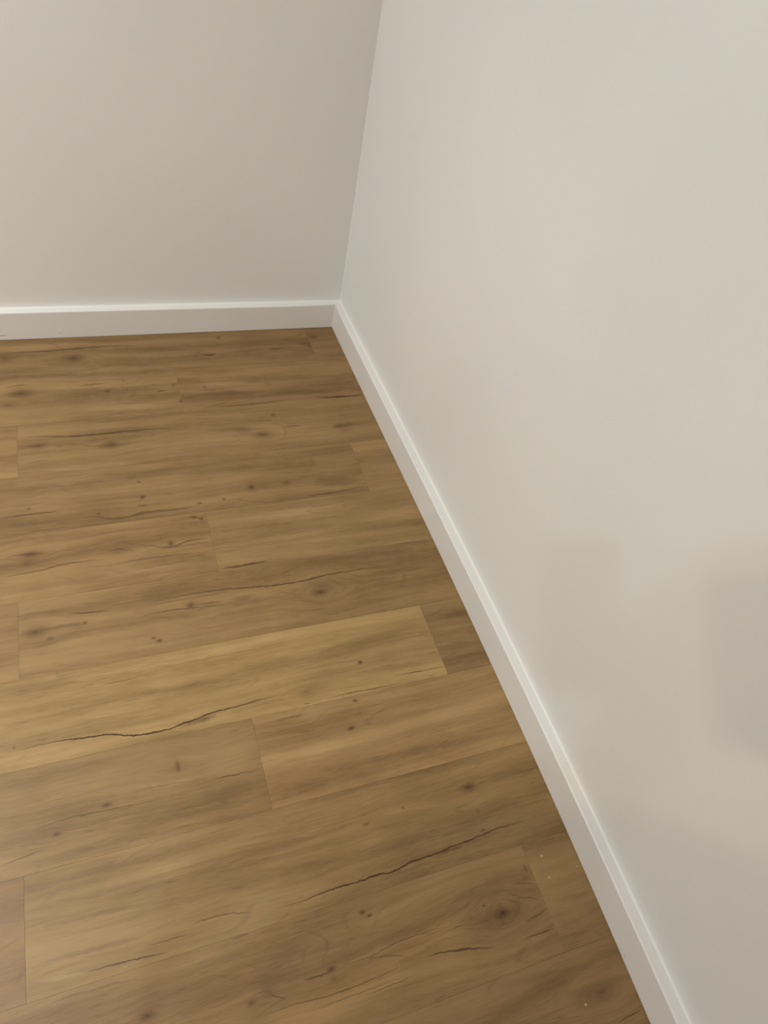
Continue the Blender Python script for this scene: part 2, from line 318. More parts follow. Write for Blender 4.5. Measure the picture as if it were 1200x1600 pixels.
    ('K',8,-1,[-0.32,-1.5002],0.0358,0.0085,0.15,0),
    ('K',9,0,[-0.4003,-1.6237],0.0054,0.0037,0.7,0),
    ('K',9,0,[-0.3903,-1.6316],0.0044,0.0028,0.75,0),
    ('K',9,0,[-0.1657,-1.6941],0.0187,0.01,0.85,1),
    ('K',9,0,[-0.1657,-1.6941],0.0527,0.02,0.3,1),
    ('K',9,0,[-0.1928,-1.6738],0.0035,0.0023,0.7,0),
    ('K',9,0,[-0.0932,-1.6396],0.0019,0.0059,0.6,0),
    ('K',9,0,[-0.4725,-1.6887],0.0071,0.0051,0.75,1),
    ('K',9,0,[-0.4721,-1.7024],0.0061,0.0033,0.4,0),
    ('K',9,0,[-0.7519,-1.6664],0.0125,0.0064,0.65,1),
    ('K',9,0,[-0.6022,-1.696],0.0076,0.0048,0.5,1),
    ('K',9,0,[-0.5739,-1.6891],0.0135,0.0065,0.3,0),
    ('K',10,-1,[-0.0513,-1.8493],0.0183,0.0071,0.6,1),
    ('K',10,-1,[-0.0536,-1.8533],0.0456,0.0158,0.35,1),
    ('K',9,0,[-0.1015,-1.6539],0.0098,0.0039,0.3,0),
    ('S',9,-1,[-0.0538,-1.628],0.0033),
    ('S',10,-1,[-0.0869,-1.8569],0.0028),
    ('S',9,-1,[-0.0569,-1.6655],0.0028),
    ('S',9,-1,[0.0034,-1.6623],0.0018),
]


# tone of single planks, with light on the lower floor partly painted in: brightness, warmth (redder > 0, greyer < 0)
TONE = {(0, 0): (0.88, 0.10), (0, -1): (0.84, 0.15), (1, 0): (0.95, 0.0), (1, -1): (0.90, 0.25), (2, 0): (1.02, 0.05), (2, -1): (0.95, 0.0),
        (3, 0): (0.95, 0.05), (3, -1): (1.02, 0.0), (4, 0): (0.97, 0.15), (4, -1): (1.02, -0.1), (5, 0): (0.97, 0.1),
        (5, -1): (0.97, 0.05), (6, 0): (1.25, -0.25), (6, -1): (0.90, 0.0), (7, 0): (0.99, -0.08), (7, -1): (1.12, 0.0),  # greyness of the lower-left planks stands in for cooler light there
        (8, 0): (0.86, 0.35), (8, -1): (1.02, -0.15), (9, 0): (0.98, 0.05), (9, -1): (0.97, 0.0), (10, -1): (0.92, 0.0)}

def wood_material(row, k, cx, cy):
    rnd = random.Random(row * 131 + k * 17 + 5)
    g = NT('wood_plank_print')
    tc = g.n('ShaderNodeTexCoord')
    sep = g.n('ShaderNodeSeparateXYZ')
    g.put(sep.inputs[0], tc.outputs['Object'])
    u, v = sep.outputs[0], sep.outputs[1]
    s1, s2 = rnd.uniform(-40, 40), rnd.uniform(-40, 40)
    feats = [f for f in FEATURES if f[1] == row and f[2] == k]
    # small wobble so that drawn lines are never ruler-smooth
    wob = g.m('MULTIPLY', g.m('SUBTRACT', g.noise(g.vec(g.m('ADD', g.m('MULTIPLY', u, 70.0), s1), g.m('MULTIPLY', v, 40.0)), 1.0, 3.0, 0.6), 0.5), 0.0045)
    big = g.m('MULTIPLY', g.m('SUBTRACT', g.noise(g.vec(g.m('ADD', g.m('MULTIPLY', u, 2.2), s2), g.m('MULTIPLY', v, 5.0)), 1.0, 2.0), 0.5), 0.030)
    vw = g.m('ADD', g.m('ADD', v, big), g.m('MULTIPLY', wob, 0.35))
    vl = g.m('ADD', v, wob)
    un = g.m('MULTIPLY_ADD', g.noise(g.vec(g.m('ADD', g.m('MULTIPLY', u, 38.0), s2), g.m('MULTIPLY', v, 30.0)), 1.0, 2.0), 1.3, 0.35)
    knot_mask = None
    for f in feats:
        if f[0] != 'K':
            continue
        (x, y), rx, ry, st, wp = f[3], f[4], f[5], f[6], f[7]
        dx = g.m('MULTIPLY', g.m('SUBTRACT', u, x - cx), 0.85 / rx)
        dv = g.m('SUBTRACT', vl, y - cy)
        dy = g.m('MULTIPLY', dv, 0.85 / ry)
        r2 = g.m('ADD', g.m('MULTIPLY', dx, dx), g.m('MULTIPLY', dy, dy))
        ms = g.m('MULTIPLY', g.m('POWER', 2.718, g.m('MULTIPLY', r2, -1.6)), st * 1.05)
        if rx > 0.009:
            core = g.m('MULTIPLY', g.m('POWER', 2.718, g.m('MULTIPLY', r2, -6.0)), st * 1.25)
            ms = g.m('MAXIMUM', g.m('MULTIPLY', ms, 0.9), core)
        knot_mask = ms if knot_mask is None else g.m('MAXIMUM', knot_mask, ms)
        if wp:
            ex = g.m('POWER', 2.718, g.m('MULTIPLY', g.m('ADD', g.m('MULTIPLY', dx, g.m('MULTIPLY', dx, 0.25)), g.m('MULTIPLY', dy, g.m('MULTIPLY', dy, 0.16))), -1.0))
            vw = g.m('SUBTRACT', vw, g.m('MULTIPLY', g.m('MULTIPLY', dv, ex), 0.65))
    # wood figure
    uu = g.m('ADD', u, s1)
    vv = g.m('ADD', vw, s2)
    broad = g.noise(g.vec(g.m('MULTIPLY', uu, 1.5), g.m('MULTIPLY', vv, 19.0)), 1.0, 2.0, 0.5)
    mid = g.noise(g.vec(g.m('MULTIPLY', uu, 4.5), g.m('MULTIPLY', vv, 120.0)), 1.0, 3.0, 0.55)
    fine = g.noise(g.vec(g.m('MULTIPLY', uu, 30.0), g.m('MULTIPLY', vv, 900.0)), 1.0, 2.0, 0.6)
    cloud = g.noise(g.vec(g.m('MULTIPLY', uu, 9.0), g.m('MULTIPLY', vv, 22.0)), 1.0, 3.0, 0.55)
    ringn = g.noise(g.vec(g.m('MULTIPLY', uu, 1.3), g.m('MULTIPLY', vv, 8.0)), 1.0, 1.0, 0.4)
    ring = g.m('ABSOLUTE', g.m('SINE', g.m('MULTIPLY', ringn, 46.0)))
    ring = g.m('MULTIPLY', g.step(ring, 0.0, 0.34, 1.0, 0.0), g.step(cloud, 0.45, 0.68))
    tone = g.m('ADD', g.m('ADD', g.m('MULTIPLY', broad, 0.90), g.m('MULTIPLY', mid, 0.34)), g.m('ADD', g.m('MULTIPLY', cloud, 0.36), g.m('MULTIPLY', fine, 0.26)))
    t = g.step(tone, 0.52, 1.34)
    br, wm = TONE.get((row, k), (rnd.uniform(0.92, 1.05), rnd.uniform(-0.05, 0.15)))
    d = lin(119, 90, 53)
    l = lin(160, 128, 84)
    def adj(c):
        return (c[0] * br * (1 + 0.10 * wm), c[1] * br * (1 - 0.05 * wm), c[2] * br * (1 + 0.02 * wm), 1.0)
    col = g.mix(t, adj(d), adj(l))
    dark = lin(70, 42, 18)
    col = g.mix(g.m('MULTIPLY', ring, 0.20), col, dark)
    pore = g.noise(g.vec(g.m('MULTIPLY', uu, 26.0), g.m('MULTIPLY', vv, 430.0)), 1.0, 1.0, 0.5)
    pore = g.m('MULTIPLY', g.step(pore, 0.60, 0.76), g.step(broad, 0.62, 0.38, 0.05, 0.26))
    col = g.mix(pore, col, dark)
    pale = None
    lines = None
    for f in feats:
        if f[0] != 'L':
            continue
        pts, hw, st = f[3], f[4], f[5]
        xa, xb = pts[0][0] - cx, pts[-1][0] - cx
        ys = [q[1] - cy for q in pts]
        lo, hi = min(ys) - 1e-4, max(ys) + 1e-4
        tt = g.m('MULTIPLY', g.m('SUBTRACT', u, xa), 1.0 / (xb - xa))
        cv = g.n('ShaderNodeFloatCurve')
        c = cv.mapping.curves[0]
        prm = [((q[0] - cx - xa) / (xb - xa), (yy - lo) / (hi - lo)) for q, yy in zip(pts, ys)]
        c.points[0].location = prm[0]
        c.points[-1].location = prm[-1]
        for q in prm[1:-1]:
            c.points.new(*q)
        cv.mapping.update()
        g.put(cv.inputs['Value'], tt)
        yc = g.m('MULTIPLY_ADD', cv.outputs[0], hi - lo, lo)
        soft = hw > 0.0055
        dd = g.m('ABSOLUTE', g.m('SUBTRACT', (v if soft else vl), yc))
        par = g.m('MULTIPLY', g.m('MULTIPLY', tt, g.m('SUBTRACT', 1.0, tt)), 4.0, clamp=True)
        tap = g.m('POWER', par, 0.5)
        # uneven thickness along the line
        hwm = max(hw, 0.0013)
        wd = g.m('MULTIPLY_ADD', g.m('MULTIPLY', tap, un), hwm * (1.5 if soft else 1.05), 1e-5)
        ms = g.m('SUBTRACT', 1.0, g.m('DIVIDE', dd, wd), clamp=True)
        if soft:
            ms = g.m('MULTIPLY', g.step(ms, 0.0, 0.75), g.m('MULTIPLY_ADD', mid, 0.9, 0.45))
        else:
            ms = g.step(ms, 0.0, 0.6)
        ms = g.m('MULTIPLY', ms, g.m('MULTIPLY', par if soft else tap, abs(st) * (0.6 if st < 0 else 1.15 if soft else 1.3)))
        if st < 0:
            pale = ms if pale is None else g.m('MAXIMUM', pale, ms)
        else:
            lines = ms if lines is None else g.m('MAXIMUM', lines, ms)
    if pale is not None:
        col = g.mix(pale, col, lin(222, 190, 142))
    if knot_mask is not None:
        kn = g.m('MULTIPLY', knot_mask, g.m('MULTIPLY_ADD', cloud, 0.7, 0.62), clamp=True)
        col = g.mix(kn, col, lin(70, 40, 14))
    if lines is not None:
        col = g.mix(g.m('MINIMUM', lines, 1.0), col, lin(72, 44, 18))
    for f in feats:
        if f[0] != 'S':
            continue
        (x, y), r = f[3], f[4]
        dx = g.m('SUBTRACT', u, x - cx)
        dv = g.m('SUBTRACT', v, y - cy)
        rr = g.m('SQRT', g.m('ADD', g.m('MULTIPLY', dx, dx), g.m('MULTIPLY', dv, dv)))
        col = g.mix(g.step(rr, r * 0.3, r * 1.0, 0.6, 0.0), col, lin(205, 190, 165))
    g.put(g.bsdf.inputs['Base Color'], col)
    g.put(g.bsdf.inputs['Roughness'], g.m('MULTIPLY_ADD', mid, 0.18, 0.40))
    g.bsdf.inputs['Specular IOR Level'].default_value = 0.35
    bmp = g.n('ShaderNodeBump')
    bmp.inputs['Strength'].default_value = 0.10
    bmp.inputs['Distance'].default_value = 0.0006
    g.put(bmp.inputs['Height'], g.noise(g.vec(g.m('MULTIPLY', u, 45.0), g.m('MULTIPLY', v, 520.0)), 1.0, 2.0, 0.6))
    g.put(g.bsdf.inputs['Normal'], bmp.outputs[0])
    return g.mat

def paint_material(name, rgb, rough, bump_scale, bump, spec=0.4):
    g = NT(name)
    tc = g.n('ShaderNodeTexCoord')
    a = g.noise(tc.outputs['Object'], bump_scale, 0.0, 0.5, dim='3D')
    b = g.noise(tc.outputs['Object'], 2.3, 0.0, 0.5, dim='3D')
    c = lin(*rgb)
    c2 = tuple(q * 0.975 for q in c[:3]) + (1.0,)
    g.put(g.bsdf.inputs['Base Color'], g.mix(g.step(b, 0.35, 0.65), c2, c))
    g.bsdf.inputs['Roughness'].default_value = rough
    g.bsdf.inputs['Specular IOR Level'].default_value = spec
    bm_ = g.n('ShaderNodeBump')
    bm_.inputs['Strength'].default_value = bump
    bm_.inputs['Distance'].default_value = 0.001
    g.put(bm_.inputs['Height'], a)
    g.put(g.bsdf.inputs['Normal'], bm_.outputs[0])
    return g

def simple_material(name, rgb, rough=0.6):
    g = NT(name)
    tc = g.n('ShaderNodeTexCoord')
    a = g.noise(tc.outputs['Object'], 30.0, 2.0, 0.6, dim='3D')
    c = lin(*rgb)
    g.put(g.bsdf.inputs['Base Color'], g.mix(a, tuple(q * 0.85 for q in c[:3]) + (1.0,), c))
    g.bsdf.inputs['Roughness'].default_value = rough
    return g.mat

MAT_WALL = paint_material('wall_paint', (230, 227, 222), 0.55, 260.0, 0.06, 0.3).mat
SCUFFS = [((-0.9408, 0.0124, 0.0153), (0.016, 0.03, 0.0022)), ((-0.7926, 0.0105, 0.0168), (0.004, 0.03, 0.0016)),
          ((0.0165, -1.1209, 0.0145), (0.03, 0.0025, 0.0024)), ((0.0100, -1.8152, 0.0119), (0.03, 0.0045, 0.0018)),
          ((0.0100, -0.5668, 0.0171), (0.03, 0.0025, 0.0018))]
MAT_TRIM_G = paint_material('trim_paint', (228, 224, 218), 0.35, 120.0, 0.05, 0.45)
MAT_TRIM = MAT_TRIM_G.mat
# a few small scuffs and nicks on the baseboards: place, size along x, y, z
_g = MAT_TRIM_G
_geo = _g.n('ShaderNodeTexCoord').outputs['Object']
_col = _g.bsdf.inputs['Base Color'].links[0].from_socket
for _p, _s in SCUFFS:
    _v = _g.n('ShaderNodeVectorMath', operation='SUBTRACT')
    _g.put(_v.inputs[0], _geo)
    _v.inputs[1].default_value = _p
    _w = _g.n('ShaderNodeVectorMath', operation='DIVIDE')
    _g.put(_w.inputs[0], _v.outputs[0])
    _w.inputs[1].default_value = _s
    _l = _g.n('ShaderNodeVectorMath', operation='LENGTH')
    _g.put(_l.inputs[0], _w.outputs[0])
    _col = _g.mix(_g.step(_l.outputs['Value'], 0.2, 1.0, 0.55, 0.0), _col, lin(96, 84, 72))
_g.put(_g.bsdf.inputs['Base Color'], _col)
MAT_CAULK = paint_material('sealant', (230, 226, 220), 0.45, 90.0, 0.05).mat
MAT_CEIL = paint_material('ceiling_paint', (236, 233, 227), 0.9, 200.0, 0.05).mat
MAT_SUB = simple_material('subfloor_board', (60, 48, 36), 0.9)

# ------------------------------------------------------------------ geometry helpers
def link(name, me, mat=None, parent=None, kind=None, label=None, cat=None, group=None):
    o = bpy.data.objects.new(name, me)
    COL.objects.link(o)
    if mat is not None and me is not None and not me.materials:
        me.materials.append(mat)
    if parent is not None:
        o.parent = parent
    for key, val in (('kind', kind), ('label', label), ('category', cat), ('group', group)):
        if val:
            o[key] = val
    return o

def mesh(name, verts, faces, smooth=False):
    me = bpy.data.meshes.new(name)
    me.from_pydata(verts, [], faces)
    bm = bmesh.new()
    bm.from_mesh(me)
    bmesh.ops.recalc_face_normals(bm, faces=bm.faces)
    bm.to_mesh(me)
    bm.free()
    if smooth:
        for f in me.polygons:
            f.use_smooth = True
    me.update()
    return me

def box_mesh(name, x0, x1, y0, y1, z0, z1, bevel=0.0, seg=1):
    bm = bmesh.new()
    vs = [bm.verts.new(p) for p in ((x0, y0, z0), (x1, y0, z0), (x1, y1, z0), (x0, y1, z0), (x0, y0, z1), (x1, y0, z1), (x1, y1, z1), (x0, y1, z1))]
    for q in ((0, 3, 2, 1), (4, 5, 6, 7), (0, 1, 5, 4), (1, 2, 6, 5), (2, 3, 7, 6), (3, 0, 4, 7)):
        bm.faces.new([vs[i] for i in q])
    if bevel:
        ed = [e for e in bm.edges if all(abs(w.co.z - z1) < 1e-7 for w in e.verts)]
        bmesh.ops.bevel(bm, geom=ed, offset=bevel, segments=seg, profile=0.6, affect='EDGES')
    bmesh.ops.recalc_face_normals(bm, faces=bm.faces)
    me = bpy.data.meshes.new(name)
    bm.to_mesh(me)
    bm.free()
    return me

def sweep(name, sections, smooth=False):
    """closed loop sections (same count) -> closed solid"""
    n = len(sections[0])
    verts = [p for s in sections for p in s]
    faces = []
    for i in range(len(sections) - 1):
        for j in range(n):
            a, b = i * n + j, i * n + (j + 1) % n
            faces.append((a, b, b + n, a + n))
    faces.append(tuple(range(n)))
    faces.append(tuple((len(sections) - 1) * n + j for j in reversed(range(n))))
    return mesh(name, verts, faces, smooth)

# the right-hand wall is not quite straight: bow of its foot, in plank widths
def bow(y):
    y = y / W
    if y > 0.5:
        y = 0.5
    if y >= -10.6:
        r = 0.0002761 * y ** 3 + 0.0022528 * y ** 2 - 0.0091431 * y + 0.0160233
    else:
        yy = -10.6
        r0 = 0.0002761 * yy ** 3 + 0.0022528 * yy ** 2 - 0.0091431 * yy + 0.0160233
        sl = 3 * 0.0002761 * yy ** 2 + 2 * 0.0022528 * yy - 0.0091431
        r = r0 + sl * 3.0 * (1 - math.exp((y - yy) / 3.0)) * -1
    return r * W

def skew(x):                   # foot of the left wall runs slightly out of parallel with the planks
    return -0.0131 * x

T = 0.125 * W                  # baseboard thickness
H = 0.460 * W                  # baseboard height

# ------------------------------------------------------------------ floor of separate planks
sub = box_mesh('floor', X0, 0.0215, Y0, 0.0222, -0.030, -0.0062)
floor = link('floor', sub, MAT_SUB, kind='structure', label='floor of tan wood-look planks laid across the room')
ROW0 = 0.889523
JX = {0: -0.4838792, 1: -2.8010308, 2: -5.056434, 3: -0.5069078, 4: -2.8206259, 5: -5.0873299,
      6: -0.4833293, 7: -2.8226223, 8: -5.0811093, 9: -0.4645003}
LEN = 6.9
WOOD = {}
GAP = 0.00004
full = box_mesh('plank', -LEN * W / 2 + GAP, LEN * W / 2 - GAP, -W / 2 + GAP, W / 2 - GAP, -0.006, 0.0, 0.00025)
full.materials.append(MAT_SUB)
rows = int((-Y0 / W) - ROW0) + 2
for r in range(rows):
    yt, yb = -(ROW0 + r - 1) * W, -(ROW0 + r) * W
    if r == 0:
        yt = 0.0222
    yb = max(yb, Y0 + 0.004)
    if yt - yb < 0.02:
        continue
    jx = JX.get(r, (-0.4845, -2.815, -5.075)[r % 3])
    for k in (-1, 0, 1, 2):
        xr, xl = (jx - k * LEN) * W, (jx - (k + 1) * LEN) * W
        xr = min(xr, 0.0215)
        xl = max(xl, X0 + 0.004)
        if xr - xl < 0.03:
            continue
        cx, cy = (xl + xr) / 2, (yt + yb) / 2
        whole = abs((xr - xl) - LEN * W) < 1e-6 and abs((yt - yb) - W) < 1e-6
        if whole:
            me = full
        else:
            me = box_mesh('plank', xl - cx + GAP, xr - cx - GAP, yb - cy + GAP, yt - cy - GAP, -0.006, 0.0, 0.00025)
            me.materials.append(MAT_SUB)
        o = link('plank', me, None, floor)
        o.location = (cx, cy, 0)
        o.material_slots[0].link = 'OBJECT'
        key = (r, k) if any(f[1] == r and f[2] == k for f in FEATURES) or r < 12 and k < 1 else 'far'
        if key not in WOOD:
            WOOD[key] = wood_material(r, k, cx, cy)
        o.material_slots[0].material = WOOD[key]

# ------------------------------------------------------------------ walls and ceiling
ys = [0.022 + (Y0 - 0.022) * i / 60 for i in range(61)]
secs = [[(bow(y) + T, y, -0.03), (bow(y) + T, y, CEIL), (bow(y) + T + 0.1, y, CEIL), (bow(y) + T + 0.1, y, -0.03)] for y in ys]
link('wall_right', sweep('wall_right', secs), MAT_WALL, kind='structure', label='plain off-white painted wall on the right')
xs = [X0, T + 0.12]
secs = [[(x, T + skew(x), -0.03), (x, T + skew(x), CEIL), (x, T + 0.12 + skew(x), CEIL), (x, T + 0.12 + skew(x), -0.03)] for x in xs]
link('wall_left', sweep('wall_left', secs), MAT_WALL, kind='structure', label='plain off-white painted wall on the left, slightly shaded')
link('wall_far', box_mesh('wall_far', X0 - 0.1, X0, Y0 - 0.1, 0.2, -0.03, CEIL), MAT_WALL, kind='structure', label='off-white painted wall opposite the right-hand wall')
link('wall_back', box_mesh('wall_back', X0 - 0.1, 0.25, Y0 - 0.1, Y0, -0.03, CEIL), MAT_WALL, kind='structure', label='off-white painted wall behind the viewpoint')
link('ceiling', box_mesh('ceiling', X0 - 0.1, 0.25, Y0 - 0.1, 0.2, CEIL, CEIL + 0.08), MAT_CEIL, kind='structure', label='plain white ceiling')

# ------------------------------------------------------------------ baseboards
def profile(h, t):
    """outline in (depth from face, height): face at 0, wall at t; rounded front top edge"""
    r = 0.0032
    pts = [(0.0, 0.0012), (0.0, h - r)]
    for i in range(1, 5):
        a = math.pi / 2 * i / 4
        pts.append((r - r * math.cos(a), h - r + r * math.sin(a)))
    pts += [(t * 0.6, h + 0.0002), (t, h + 0.0004), (t, 0.0012)]
    return pts

def h_left(x):                 # the left board stands a touch taller away from the corner
    return (0.457 + 0.0055 * (-x / W)) * W if x > -1.1 else (0.457 + 0.0336) * W

secs = []
n = 48
for i in range(n + 1):
    y = Y0 + (0.0 - Y0) * i / n
    sec = []
    for dpt, z in profile(H, T):
        yy = y + (dpt if i == n else 0.0)      # mitre at the corner
        sec.append((bow(y) + dpt, yy, z))
    secs.append(sec)
bb_r = link('baseboard_right', sweep('baseboard_right', secs), MAT_TRIM, kind='structure', label='white painted baseboard along the right wall')
secs = []
for i in range(21):
    x = X0 + (bow(0) - X0) * i / 20
    sec = []
    for dpt, z in profile(h_left(x), T):
        xx = x + (dpt if i == 20 else 0.0)
        sec.append((xx, skew(x) + dpt, z))
    secs.append(sec)
bb_l = link('baseboard_left', sweep('baseboard_left', secs), MAT_TRIM, kind='structure', label='white painted baseboard along the left wall')
link('baseboard_far', box_mesh('baseboard_far', X0, X0 + T, Y0, -0.03, 0.0012, H, 0.003, 2), MAT_TRIM, kind='structure', label='white painted baseboard opposite the right-hand wall')
link('baseboard_back', box_mesh('baseboard_back', X0 + T, -0.02, Y0, Y0 + T, 0.0012, H, 0.003, 2), MAT_TRIM, kind='structure', label='white painted baseboard behind the viewpoint')
for o in (bb_r, bb_l):           # only the rounded top edge is smooth
    for f in o.data.polygons:
        f.use_smooth = f.normal.z > 0.05 and f.normal.z < 0.98

# sealant beads: a small concave fillet where the board meets the wall, a thin line at the floor
def fillet(cr):
    pts = [(0.0003, -0.0006), (0.0003, 0.0)]
    out = []
    for i in range(7):
        a = math.pi / 2 * i / 6
        out.append((-cr + cr * math.sin(a), cr - cr * math.cos(a)))
    return [(0.0004, -0.0008)] + [(-cr, -0.0008)] + out + [(0.0004, cr)]

cr = 0.0040
secs = []
for i in range(n + 1):
    y = Y0 + (T + 0.012 - Y0) * i / n
    secs.append([(bow(y) + T + a, y, H + 0.0003 + b) for a, b in fillet(cr)])
link('sealant_bead', sweep('sealant_bead', secs), MAT_CAULK, bb_r)
secs = []
for i in range(21):
    x = X0 + (bow(0) + T + 0.012 - X0) * i / 20
    secs.append([(x, skew(x) + T + a, h_left(x) + 0.0003 + b) for a, b in fillet(cr)])
link('sealant_bead', sweep('sealant_bead', secs), MAT_CAULK, bb_l)

# ------------------------------------------------------------------ ceiling lamps (trim ring + lens)
MAT_RING = simple_material('lamp_trim', (235, 233, 228), 0.4)
def ring_mesh(ro, ri, z0, z1, seg=40):
    v, f = [], []
    for i in range(seg):
        a = 2 * math.pi * i / seg
        c, s = math.cos(a), math.sin(a)
        v += [(ro * c, ro * s, z1), (ro * c, ro * s, z0), (ri * c, ri * s, z0), (ri * c, ri * s, z1)]
        j = (i + 1) % seg
        for q in range(4):
            f.append((i * 4 + q, i * 4 + (q + 1) % 4, j * 4 + (q + 1) % 4, j * 4 + q))
    return mesh('trim_ring', v, f)
for (lx, ly), lc, lp, ld, nm in LAMPS:
    e = bpy.data.objects.new('ceiling_lamp', None)
    e.location = (lx, ly, CEIL)
    COL.objects.link(e)
    e['label'] = nm
    e['category'] = 'lamp'
    e['group'] = 'recessed ceiling lamps'
    link('trim_ring', ring_mesh(ld / 2 + 0.018, ld / 2 + 0.002, -0.010, -0.0005), MAT_RING, e)

# ------------------------------------------------------------------ the person taking the picture (stands behind the viewpoint, casts the soft shadows)
def figure():
    fw = Vector((0.487, 0.873, 0.0))           # way the person faces
    lf = Vector((-0.873, 0.487, 0.0))          # the person's left
    up = Vector((0, 0, 1))
    base = Vector((-0.860, -2.175, 0.0))
    def P(f, l, z):
        return base + fw * f + lf * l + up * z
    V, R, E = [], [], []
    def add(p, r, prev=None):
        V.append(tuple(p))
        R.append(r if isinstance(r, tuple) else (r, r))
        if prev is not None:
            E.append((prev, len(V) - 1))
        return len(V) - 1
    pel = add(P(0, 0, 0.93), (0.160, 0.115))
    wa = add(P(0.005, 0, 1.08), (0.135, 0.100), pel)
    ch = add(P(0.0, 0, 1.26), (0.150, 0.110), wa)
    ct = add(P(0.0, 0, 1.37), (0.125, 0.090), ch)
    nk = add(P(0.015, 0, 1.455), 0.056, ct)
    jaw = add(P(0.050, 0, 1.525), (0.062, 0.072), nk)
    hd = add(P(0.050, 0, 1.600), (0.076, 0.092), jaw)
    cr_ = add(P(0.040, 0, 1.665), (0.062, 0.075), hd)
    for s in (1, -1):
        hip = add(P(0.0, 0.100 * s, 0.85), 0.100, pel)
        kn = add(P(0.02, 0.115 * s, 0.48), 0.068, hip)
        an = add(P(-0.02, 0.14 * s, 0.10), 0.048, kn)
        hl = add(P(-0.02, 0.142 * s, 0.045), 0.042, an)
        add(P(0.13, 0.16 * s, 0.032), (0.042, 0.028), hl)
    # right hand holds the phone up in front of the chest
    RI, UPV, BK = RIGHT, UP, BACK
    pc = CAM - UPV * 0.055 - RI * 0.018 + BK * 0.008     # middle of the phone
    sh = add(P(0.0, -0.155, 1.365), 0.066, ct)
    el = add(P(0.05, -0.225, 1.110), 0.046, sh)
    wrp = pc + RI * 0.060 - UPV * 0.085 + BK * 0.035
    wr = add(wrp, 0.029, el)
    pmp = pc + RI * 0.056 - UPV * 0.030 + BK * 0.014
    pm = add(pmp, (0.020, 0.032), wr)
    for i, (o, ln) in enumerate(((0.020, 0.040), (0.000, 0.045), (-0.020, 0.043), (-0.038, 0.034))):
        q0 = pc + RI * 0.052 + UPV * (o - 0.030) - BK * 0.006
        q1 = pc + RI * 0.040 + UPV * (o - 0.030) - BK * 0.017
        q2 = pc + RI * (0.040 - ln) + UPV * (o - 0.034) - BK * 0.014
        a = add(q0, 0.010, pm)
        b = add(q1, 0.009, a)
        add(q2, 0.008, b)
    a = add(pc + RI * 0.050 - UPV * 0.012 + BK * 0.020, 0.012, pm)
    add(pc + RI * 0.018 + UPV * 0.010 + BK * 0.016, 0.009, a)
    # left arm hangs relaxed, a little forward of the body
    sh = add(P(0.0, 0.155, 1.365), 0.066, ct)
    el = add(Vector((-1.022, -1.945, 1.110)), 0.047, sh)
    wlp = Vector((-1.012, -1.910, 0.870))
    wr = add(wlp, 0.030, el)
    pml = Vector((-1.005, -1.905, 0.795))
    pm = add(pml, (0.036, 0.020), wr)
    for i, (o, ln) in enumerate(((0.027, 0.078), (0.009, 0.088), (-0.009, 0.083), (-0.026, 0.066))):
        q0 = pml + fw * o + Vector((0, 0, -0.042))
        a = add(q0, 0.010, pm)
        b = add(q0 + fw * o * 0.2 - lf * 0.008 + Vector((0, 0, -ln * 0.55)), 0.009, a)
        add(q0 + fw * o * 0.2 - lf * 0.026 + Vector((0, 0, -ln)), 0.0078, b)
    a = add(pml + fw * 0.036 - lf * 0.006 + Vector((0, 0, 0.010)), 0.012, pm)
    add(pml + fw * 0.056 - lf * 0.018 + Vector((0, 0, -0.036)), 0.009, a)
    me = bpy.data.meshes.new('person')
    me.from_pydata(V, E, [])
    o = bpy.data.objects.new('person_cage', me)
    COL.objects.link(o)
    md = o.modifiers.new('skin', 'SKIN')
    md.use_smooth_shade = True
    for i, sv in enumerate(me.skin_vertices[0].data):
        sv.radius = R[i]
        sv.use_root = (i == 0)
    ms = o.modifiers.new('sub', 'SUBSURF')
    ms.levels = ms.render_levels = 2
    bpy.context.view_layer.update()
    dg = bpy.context.evaluated_depsgraph_get()
    out = bpy.data.meshes.new_from_object(o.evaluated_get(dg))
    bpy.data.objects.remove(o)
    body = bpy.data.objects.new('person', out)
    COL.objects.link(body)
    body['label'] = 'unseen person holding up a phone, dark clothes widened to fill out the shadow'
    body['category'] = 'person'
    out.materials.clear()
    for mname, rgb, ro in (('jumper_cloth', (74, 72, 74), 0.9), ('trouser_cloth', (52, 54, 62), 0.9), ('skin', (205, 160, 132), 0.55), ('shoe_leather', (40, 36, 34), 0.5)):
        out.materials.append(simple_material(mname, rgb, ro))
    for f in out.polygons:
        c = f.center
        rel = c - base
        side = rel.dot(lf)
        hand_l = (c - Vector((-1.0, -1.9, 0.0))).xy.length < 0.12 and 0.6 < c.z < 0.875
        hand_r = (c - pmp).length < 0.085 and (c - wrp).length > 0.02
        if c.z > 1.465 or hand_l or hand_r:
            f.material_index = 2
        elif c.z < 0.075:
            f.material_index = 3
        elif c.z < 0.93:
            f.material_index = 1
        f.use_smooth = True
    # hair, eyes, nose and mouth as parts of the figure
    def blob(name, p, sx, sy, sz, mat, cut=None):
        bm = bmesh.new()
        bmesh.ops.create_uvsphere(bm, u_segments=24, v_segments=16, radius=1.0)
        if cut is not None:
            bmesh.ops.delete(bm, geom=[w for w in bm.verts if cut(w.co)], context='VERTS')
        m2 = bpy.data.meshes.new(name)
        rot = Matrix((lf, fw, up)).transposed()
        for w in bm.verts:
            w.co = rot @ Vector((w.co.x * sx, w.co.y * sy, w.co.z * sz)) + p
        bm.to_mesh(m2)
        bm.free()
        for f in m2.polygons:
            f.use_smooth = True
        return link(name, m2, mat, body)
    blob('hair', P(0.030, 0, 1.615), 0.092, 0.104, 0.105, simple_material('hair', (48, 34, 24), 0.7), lambda c: c.z < -0.55 or (c.y > 0.45 and c.z < 0.5))
    # long loose garment added to fill out the cast shadow, waist to knees
    cv_, cf_ = [], []
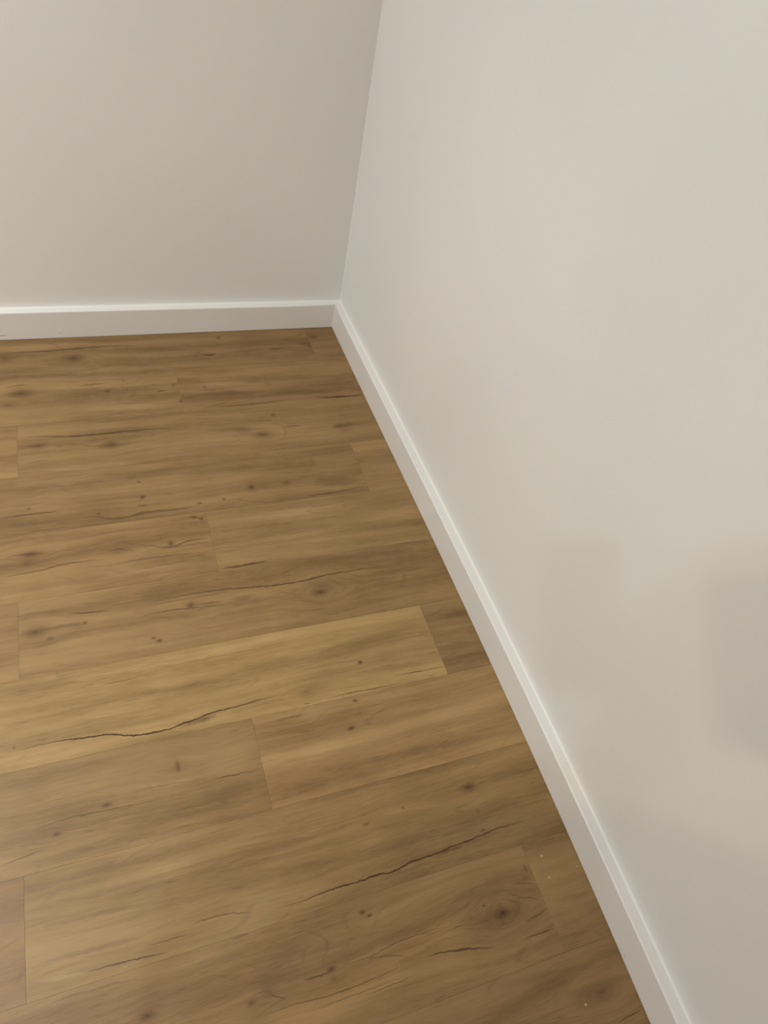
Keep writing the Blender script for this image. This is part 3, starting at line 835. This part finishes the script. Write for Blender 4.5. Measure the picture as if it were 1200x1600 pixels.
    rings = ((1.22, 0.165, 0.125), (1.10, 0.185, 0.140), (0.92, 0.215, 0.165), (0.72, 0.240, 0.182), (0.52, 0.255, 0.190))
    N = 40
    for off in (0.0, 0.006):
        for z, a_, b_ in rings:
            for i in range(N):
                th = 2 * math.pi * i / N
                wv = 1.0 + 0.025 * math.sin(7 * th) * (1.25 - z)
                cv_.append(tuple(P(0.025 + math.sin(th) * (b_ - off) * wv, 0.018 + math.cos(th) * (a_ - off) * wv, z)))
    R_ = len(rings)
    for k in range(R_ - 1):
        for i in range(N):
            j = (i + 1) % N
            cf_.append((k * N + i, k * N + j, (k + 1) * N + j, (k + 1) * N + i))
            o_ = R_ * N
            cf_.append((o_ + k * N + i, o_ + (k + 1) * N + i, o_ + (k + 1) * N + j, o_ + k * N + j))
    for k in (0, R_ - 1):
        for i in range(N):
            j = (i + 1) % N
            cf_.append((k * N + i, k * N + j, R_ * N + k * N + j, R_ * N + k * N + i))
    link('shadow_coat', mesh('shadow_coat', cv_, cf_, True), simple_material('shadow_coat_cloth', (66, 64, 66), 0.9), body)
    eye = simple_material('eye', (40, 30, 26), 0.3)
    skin = out.materials[2]
    for s in (1, -1):
        blob('eye', P(0.128, 0.030 * s, 1.590), 0.012, 0.010, 0.009, eye)
        blob('ear', P(0.045, 0.080 * s, 1.580), 0.012, 0.020, 0.032, skin)
    blob('nose', P(0.142, 0, 1.565), 0.013, 0.018, 0.024, skin)
    blob('mouth', P(0.122, 0, 1.528), 0.024, 0.010, 0.007, simple_material('lip', (170, 100, 90), 0.5))
    # the phone in the right hand
    pm_ = box_mesh('body', -0.036, 0.036, -0.0735, 0.0735, -0.004, 0.004, 0.0015, 2)
    ph = bpy.data.objects.new('phone', None)
    COL.objects.link(ph)
    ph.matrix_world = Matrix(((RI.x, UPV.x, BK.x, pc.x), (RI.y, UPV.y, BK.y, pc.y), (RI.z, UPV.z, BK.z, pc.z), (0, 0, 0, 1)))
    ph['label'] = 'dark phone held upright in the right hand'
    ph['category'] = 'phone'
    link('body', pm_, simple_material('phone_shell', (32, 32, 36), 0.35), ph)
    sc_ = link('screen', box_mesh('screen', -0.0335, 0.0335, -0.071, 0.071, 0.004, 0.0046), simple_material('phone_glass', (16, 16, 18), 0.15), ph)
figure()
